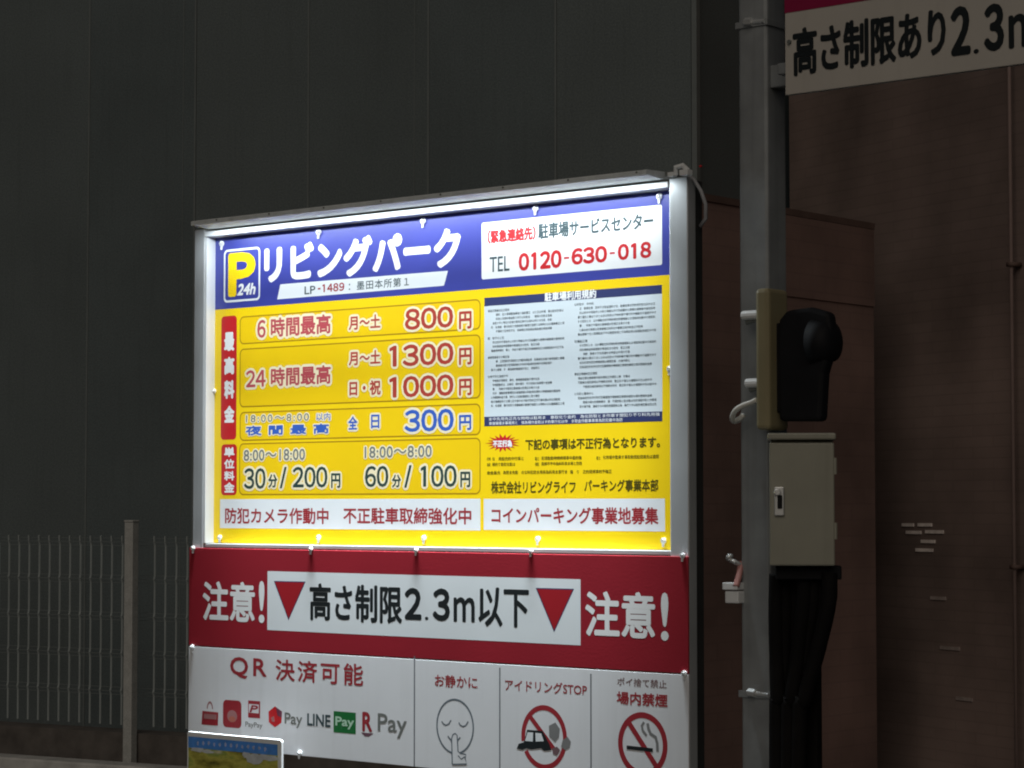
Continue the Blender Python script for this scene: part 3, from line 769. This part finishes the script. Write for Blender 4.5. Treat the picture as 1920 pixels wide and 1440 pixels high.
q.flat(hand, YN - 0.000028, WPAN); q.stroke(hand, 0.0028, YN - 0.000057, FGREY)
q.stroke(PZ(((336, 1345), (356, 1368), (378, 1352)), 6), 0.0024, YN - 0.000064, FGREY)
q.build('hush_pictogram', SB, wp)
# no idling
q = MB(); cx_, cz_ = S(6, 869, 1232); rx, rz = abs(S(6, 1012, 1232)[0] - cx_), abs(S(6, 869, 1032)[1] - cz_)
q.ring(ell(cx_, cz_, rx, rz, 46, -150, 190), ell(cx_, cz_, rx - 0.0095, rz - 0.0095, 46, -150, 190), YN, DRED, closed=False)
q.stroke([(cx_ - rx * 0.66, cz_ + rz * 0.66), (cx_ + rx * 0.45, cz_ - rz * 0.35)], 0.009, YN - 0.000014, DRED)
q.flat(PZ(((765, 1185), (860, 1192), (905, 1280), (915, 1312), (870, 1316), (850, 1300), (790, 1308), (760, 1300), (735, 1310), (700, 1302), (712, 1272), (745, 1262)), 6), YN - 0.000057, BLK)
q.flat(PZ(((768, 1200), (802, 1202), (800, 1258), (752, 1254)), 6), YN - 0.000086, WBOX); q.flat(PZ(((816, 1204), (852, 1208), (868, 1256), (818, 1258)), 6), YN - 0.000086, WBOX)
q.flat(PZ(((900, 1160), (940, 1140), (968, 1180), (962, 1230), (938, 1260), (902, 1225)), 6), YN - 0.000043, SMOKE)
q.flat(PZ(((985, 1250), (1015, 1228), (1036, 1260), (1028, 1296), (1000, 1312), (975, 1290)), 6), YN - 0.000043, SMOKE)
q.flat(PZ(((920, 1300), (950, 1290), (970, 1312), (950, 1345), (925, 1335)), 6), YN - 0.000043, mat('rose_grey', (0.17, 0.10, 0.11)))
q.build('no_idling_pictogram', SB, wp)
# no smoking
q = MB(); cx_, cz_ = S(6, 1481, 1276); rx, rz = abs(S(6, 1636, 1276)[0] - cx_), abs(S(6, 1481, 1076)[1] - cz_)
q.ring(ell(cx_, cz_, rx, rz, 60), ell(cx_, cz_, rx - 0.0105, rz - 0.0105, 60), YN, DRED)
q.stroke([(cx_ - rx * 0.62, cz_ + rz * 0.72), (cx_ + rx * 0.62, cz_ - rz * 0.72)], 0.010, YN - 0.000028, DRED)
q.flat(PZ(((1382, 1282), (1545, 1300), (1545, 1324), (1382, 1306)), 6), YN - 0.000057, BLK)
q.stroke(PZ(((1490, 1138), (1476, 1160), (1482, 1190), (1500, 1215), (1506, 1222)), 6), 0.005, YN - 0.000014, SMOKE)
q.stroke(PZ(((1512, 1145), (1518, 1180), (1530, 1210), (1562, 1232), (1572, 1270), (1574, 1320)), 6), 0.006, YN - 0.000014, SMOKE)
q.build('no_smoking_pictogram', SB, wp)

# lamp inside the hood: three rows of diodes, two of them behind narrow lenses so the light reaches the lower boards
LAMP = 395.0
for spread, aim_, power in ((42, -0.15, 0.0453), (60, -0.05, 0.0093), (180, 0.15, 0.0078)):
    la = bpy.data.lights.new('sign_lamp', 'AREA'); la.shape = 'RECTANGLE'; la.size = xh1 - xh0 - 0.02; la.size_y = 0.008
    la.energy = LAMP * power; la.color = (0.86, 0.96, 1.0); la.spread = R(spread)
    lo = bpy.data.objects.new('sign_lamp', la); COL.objects.link(lo); lo.parent = sg
    lo.location = ((xh0 + xh1) / 2, -0.044, zh0 - 0.001)
    lo.rotation_euler = (aim_, 0, 0)

# ---------------------------------------------------------------- flyer in front of the lower left corner
FY = -0.06
fl0 = P(351, 1371, FY); fl1 = P(528, 1387, FY)
ftop = fl0[1]; fx0_, fx1_ = fl0[0], fl1[0]; fbot = ftop - 0.155
fb = ((fx0_ + fx1_) / 2, FY, 0)
fl = thing(SF, 'flyer_stand', fb, 'flyer with a blue heading and meadow picture in a white edged holder', 'flyer holder')
m = MB(); m.slab(rrect(fx0_, fx1_, fbot, ftop, 0.006), FY, FY + 0.006, CAP); m.build('holder', fb, fl, bevel=0.001)
m = MB(); m.tube([(fb[0], FY + 0.02, 0), (fb[0], FY + 0.02, fbot + 0.1)], 0.011, GALV, 10); m.box(fb[0] - 0.03, fb[0] + 0.03, FY + 0.006, FY + 0.012, fbot + 0.02, fbot + 0.1, GALV)
m.build('stand', fb, fl, smooth=False)
m = MB(); i0, i1 = fx0_ + 0.005, fx1_ - 0.010
m.flat([(i0, fbot + 0.006), (i1, fbot + 0.006), (i1, ftop - 0.010), (i0, ftop - 0.010)], FY - 0.0008, MEADOW)
m.flat([(i0, ftop - 0.033), (i1, ftop - 0.032), (i1, ftop - 0.010), (i0, ftop - 0.010)], FY - 0.0014, mat('sky_blue_print', (0.10, 0.32, 0.85), 0.3, 0, 0.15, 40))
for k in range(13):                         # heading too blurred to read: pale smudges only
    bxc = i0 + 0.03 + k * (i1 - i0 - 0.065) / 12.0; bzc = ftop - 0.021 + rnd.uniform(-0.002, 0.002)
    m.flat([(bxc + 0.0042 * math.cos(R(a)) * rnd.uniform(0.5, 1.2), bzc + 0.0050 * math.sin(R(a)) * rnd.uniform(0.5, 1.2)) for a in range(0, 360, 30)], FY - 0.0020 - k * 1e-5, mat('pale_smudge', (0.45, 0.52, 0.74), 0.35, 0, 0.25, 90))
cl = mat('printed_cloud', (0.62, 0.65, 0.66), 0.35, 0, 0.15, 60)
def blob(x, z, w, h):
    m.flat([(x + w * math.cos(R(a)) * rnd.uniform(0.8, 1.2), z + h * math.sin(R(a)) * rnd.uniform(0.75, 1.25)) for a in range(0, 360, 24)], FY - 0.0018 - rnd.random() * 0.0005, cl)
for x, z, w, h in ((i0 + 0.03, ftop - 0.036, 0.022, 0.005), (i0 + 0.06, ftop - 0.038, 0.018, 0.004), (i1 - 0.065, ftop - 0.044, 0.026, 0.010), (i1 - 0.03, ftop - 0.038, 0.03, 0.006), (i1 - 0.09, ftop - 0.037, 0.012, 0.006)): blob(x, z, w, h)
fo = m.build('flyer', fb, fl)

# ---------------------------------------------------------------- steel column of the height gate
PY = 0.05
cx0, cx1 = P(1386.5, 700, PY)[0], P(1441, 700, PY)[0]
cb0 = (cx0, PY, 0)
cp = thing(SF, 'gate_column', cb0, 'square galvanised steel column right of the lit sign, carrying boxes and cables', 'column')
m = MB(); m.box(cx0, cx1, PY, PY + 0.062, 0, 3.6, GALV); m.build('shaft', cb0, cp, bevel=0.006, seg=3)
def clamp(py, mt=GALV):
    z = P(1410, py, PY)[1]
    q = MB(); q.box(cx0 - 0.004, cx1 + 0.003, PY - 0.003, PY + 0.066, z - 0.006, z + 0.006, mt); o = q.build('clamp_band', cb0, cp, bevel=0.001)
    q = MB(); q.tube([(cx0 + 0.015, PY - 0.003, z + 0.004), (cx0 + 0.060, PY - 0.003, z + 0.001)], 0.004, BOLT, 8)
    q.tube([(cx0 + 0.020, PY - 0.006, z + 0.004), (cx0 + 0.034, PY - 0.006, z + 0.003)], 0.0075, BOLT, 6); q.build('bolt', cb0, o)
clamp(45); clamp(1302)

# grey sign on the gate: height limit text
HY = -0.005
hx0 = P(1472, 100, HY)[0]; hx1 = P(2230, 100, HY)[0]
hz0 = P(1476, 178, HY)[1]; hz1 = P(1472, 25, HY)[1]
hb = (hx0, HY, hz0)
hs = thing(SF, 'height_limit_sign', hb, 'dim off white height limit board with a crimson top, hung beside the steel column', 'sign')
m = MB(); m.box(hx0, hx1, HY, HY + 0.012, hz0, hz1 + 0.24, LSIGN); m.build('board', hb, hs, bevel=0.001)
m = MB(); m.flat([(hx0, hz1), (hx1, hz1), (hx1, hz1 + 0.239), (hx0, hz1 + 0.239)], HY - 0.0008, LRED); m.build('crimson_strip', hb, hs)
m = MB(); m.box(cx1, hx1, PY + 0.01, PY + 0.05, hz0 + 0.03, hz0 + 0.07, GALV); m.box(cx1 + 0.05, cx1 + 0.09, HY + 0.012, PY + 0.01, hz0 + 0.04, hz0 + 0.06, GALV); m.build('crossbar', hb, hs, bevel=0.002)
m = MB()
for text, xa, xb, xr_, yt, yb, bold in (('高さ制限あり', 620, 1482, 690, 152, 422, 0.026), ('２', 1508, 1620, 1560, 34, 312, 0.042), ('.', 1638, 1668, 1650, 276, 302, 0.0), ('３', 1694, 1808, 1750, 20, 288, 0.042), ('ｍ', 1834, 2010, 1860, 82, 272, 0.04)):
    q = [P(1280 + a / 3.0, b / 3.0, HY) for a, b in ((xa, yt), (xb, yt), (xr_, yt), (xr_, yb))]
    m.glyphs(glyph(text), q[0][0], q[1][0], q[3][1], q[2][1], HY - 0.0012, BLK, bold)
m.build('lettering', hb, hs)
m = MB(); sx_, sz_ = P(1481, 79, HY); m.tube([(sx_, HY, sz_), (sx_, HY - 0.004, sz_)], 0.004, GREY, 8); m.build('screw', hb, hs)

# small warning lamp unit: khaki back box seen edge on, black head
EF = SF
by_ = PY - 0.03
kx0, kx1 = P(1415, 670, by_ - 0.02)[0], P(1441, 670, by_ - 0.02)[0]
kz0, kz1 = P(1428, 806, by_ - 0.02)[1], P(1428, 540, by_ - 0.02)[1]
wb0 = (kx0, by_, kz0)
wl = thing(SF, 'warning_light', wb0, 'black lamp head on a narrow khaki box fixed to the steel column', 'lamp')
m = MB(); m.box(kx0, kx1, by_ - 0.02, by_ + 0.045, kz0, kz1, OLBOX); m.build('back_box', wb0, wl, bevel=0.008, seg=3)
def prof_pts(pts, y): return [P(a, b, y) for a, b in pts]
hy0, hy1 = by_ - 0.005, by_ + 0.022
head = prof_pts(((1462, 790), (1458, 640), (1462, 600), (1476, 582), (1520, 576), (1556, 586), (1561, 628), (1552, 680), (1546, 700), (1541, 790)), by_)
m = MB(); m.slab(head, hy0, hy1, BLACK); m.build('lamp_head', wb0, wl, bevel=0.008, seg=3)
vx, vz = P(1552, 640, by_)
m = MB(); m.tube([(vx - 0.03, by_ + 0.012, vz), (vx + 0.002, by_ + 0.012, vz), (vx + 0.010, by_ + 0.012, vz)], [0.042, 0.034, 0.018], BLACK, 32); m.build('lens', wb0, wl, smooth=True)
m = MB(); bx0 = kx1; m.box(bx0 - 0.002, P(1465, 700, by_)[0], by_ + 0.005, by_ + 0.04, kz0 + 0.03, kz1 - 0.06, BLACK); m.build('bracket', wb0, wl, bevel=0.003)
for (pa, pb_) in ((1394, 592), (1401, 719)):
    q = MB(); a, z = P(pa, pb_, by_); q.tube([(a, by_ - 0.002, z), (kx0 + 0.004, by_ - 0.002, z)], 0.0085, CAP, 12); q.tube([(a + 0.004, by_ + 0.002, z - 0.012), (kx0 + 0.004, by_ + 0.002, z - 0.004)], 0.005, GREY, 8)
    q.build('fixing_bolt', wb0, wl, bevel=0.0015)

# white cable looping round the column
q = MB(); yl = by_ - 0.012
def C(px, py, y): a, z = P(px, py, y); return (a, y, z)
pts = [C(1418, 750, yl), C(1408, 755, yl), C(1394, 760, yl), C(1382, 767, yl), C(1375, 776, yl + 0.005), C(1373, 786, yl + 0.012), C(1378, 790, yl + 0.02), C(1388, 785, yl + 0.012), C(1394, 778, yl + 0.01)]
def smoothpath(p, n=6):
    p = [Vector(a) for a in p]; out = []
    for i in range(len(p) - 1):
        a, b, c, d = p[max(0, i - 1)], p[i], p[i + 1], p[min(len(p) - 1, i + 2)]
        for k in range(n):
            t = k / n
            out.append(0.5 * ((2 * b) + (c - a) * t + (2 * a - 5 * b + 4 * c - d) * t * t + (3 * b - a - 3 * c + d) * t ** 3))
    return out + [p[-1]]
q.tube(smoothpath(pts), 0.0048, CABLE, 10)
o = q.build('cable_loop', pts[0], smooth=True); o.location = SF.world(pts[0]); o.rotation_euler = (0, 0, SF.rz)
tag(o, 'short white cable looping round the steel column below the khaki box', 'cable')

# beige control box, turned a little towards the road
bc = P(1503, 937, -0.03); BX = Frame(SF.world((bc[0], -0.03, 0)), R(-6))
hx = 0.5 * (BX.hit(1565, 937).x - BX.hit(1443, 937).x); c0 = 0.5 * (BX.hit(1565, 937).x + BX.hit(1443, 937).x)
z1_, z0_ = BX.hit(1505, 812).z, BX.hit(1505, 1061).z
base = (c0, 0, z0_)
cbx = thing(BX, 'control_box', base, 'beige steel switch box with a latch handle mounted on the column below the lamp', 'switch box')
m = MB(); m.box(c0 - hx + 0.002, c0 + hx - 0.002, 0.012, 0.105, z0_ + 0.002, z1_ - 0.012, BEIGE); m.build('body', base, cbx, bevel=0.003)
m = MB(); m.box(c0 - hx, c0 + hx, 0, 0.0115, z0_, z1_ - 0.016, BEIGE); dr = m.build('door', base, cbx, bevel=0.003, seg=3)
m = MB(); m.box(c0 - hx - 0.003, c0 + hx + 0.003, -0.008, 0.108, z1_ - 0.0115, z1_, BEIGE); m.build('rain_lid', base, cbx, bevel=0.003)
a0, a1 = BX.hit(1452, 940).x, BX.hit(1470, 940).x; e1, e0 = BX.hit(1460, 913).z, BX.hit(1460, 967).z
m = MB(); m.box(a0, a1, -0.006, 0, e0, e1, BOLT); m.box(a0 + 0.005, a1 - 0.003, -0.009, -0.006, e0 + 0.012, e1 - 0.014, BLACK); m.tube([((a0 + a1) / 2 - 0.003, -0.005, e1 - 0.009), ((a0 + a1) / 2 - 0.003, -0.013, e1 - 0.009)], 0.006, BOLT, 10)
m.build('latch_handle', base, dr, bevel=0.002)
for zz in (z0_ + 0.045, z1_ - 0.07):
    m = MB(); m.tube([(c0 + hx + 0.001, 0.004, zz), (c0 + hx + 0.001, 0.004, zz + 0.028)], 0.0035, BEIGE, 8); m.build('hinge', base, dr)
m = MB(); m.box(c0 - hx + 0.01, c0 + hx + 0.012, 0.03, 0.09, z0_ - 0.024, z0_ - 0.001, BLACK); m.build('mounting_bracket', base, cbx, bevel=0.002)

# black conduits dropping from the box
q = MB(); yb = 0.02
top = [(1456, 1076), (1474, 1074), (1492, 1076), (1508, 1074), (1524, 1076), (1538, 1072), (1555, 1074)]
b0 = C(1480, 1440, yb + 0.03)
bb = (b0[0], yb, 0)
cbn = thing(SF, 'conduit_bundle', bb, 'bundle of black conduits hanging below the beige switch box', 'conduits')
for i, (a, b) in enumerate(top):
    d = yb + 0.012 * (i % 3); low = C(1456 + (a - 1456) * 0.42, 1440, d + 0.01)
    q = MB(); q.tube(smoothpath([C(a, b, d), C(a - 1, 1130, d), C(a - (a - 1456) * 0.22, 1220, d + 0.01), C(1458 + (a - 1456) * 0.52, 1310, d + 0.01), low, (low[0], d + 0.01, 0.0)]), 0.0135, RUBBER, 10)
    q.build('conduit', bb, cbn, smooth=True)
q = MB(); q.box(C(1452, 1440, 0)[0], C(1494, 1440, 0)[0], yb + 0.045, yb + 0.06, 0, C(1470, 1075, 0)[2], RUBBER); q.build('backing_rail', bb, cbn)

# white sensor clipped to the left of the column
sy = PY - 0.01; s0 = C(1376, 1112, sy)
sn = thing(SF, 'clip_sensor', s0, 'small white plastic block hanging from a pinkish cord left of the column', 'sensor')
a0, a1 = P(1362, 1100, sy)[0], P(1389, 1100, sy)[0]
zA, zB, zC = P(1375, 1092, sy)[1], P(1375, 1106, sy)[1], P(1375, 1131, sy)[1]
m = MB(); m.box(a0 - 0.001, a1, sy - 0.012, sy + 0.02, zB, zA, CAP); m.box(a0 + 0.002, a1, sy - 0.008, sy + 0.018, zC, zB - 0.002, CAP); m.build('body', s0, sn, bevel=0.002)
m = MB(); m.tube(smoothpath([C(1380, 1100, sy - 0.01), C(1385, 1082, sy), C(1388, 1066, sy + 0.01), C(1391, 1056, sy + 0.02)]), [0.006] * 19, PINKST, 8); m.build('cord', s0, sn, smooth=True)
h0 = C(1372, 1048, sy)
m = MB(); m.tube(smoothpath([C(1366, 1042, sy), C(1370, 1050, sy), C(1377, 1053, sy), C(1386, 1058, sy + 0.01), C(1391, 1060, sy + 0.02)]), 0.0042, BOLT, 8)
m.tube([C(1365, 1044, sy - 0.003), C(1371, 1046, sy - 0.003)], 0.007, BOLT, 8)
o = m.build('hook_bolt', h0, smooth=True); o.location = SF.world(h0); o.rotation_euler = (0, 0, SF.rz)
tag(o, 'small silver hook bolt sticking out left of the column above the white block', 'hook')
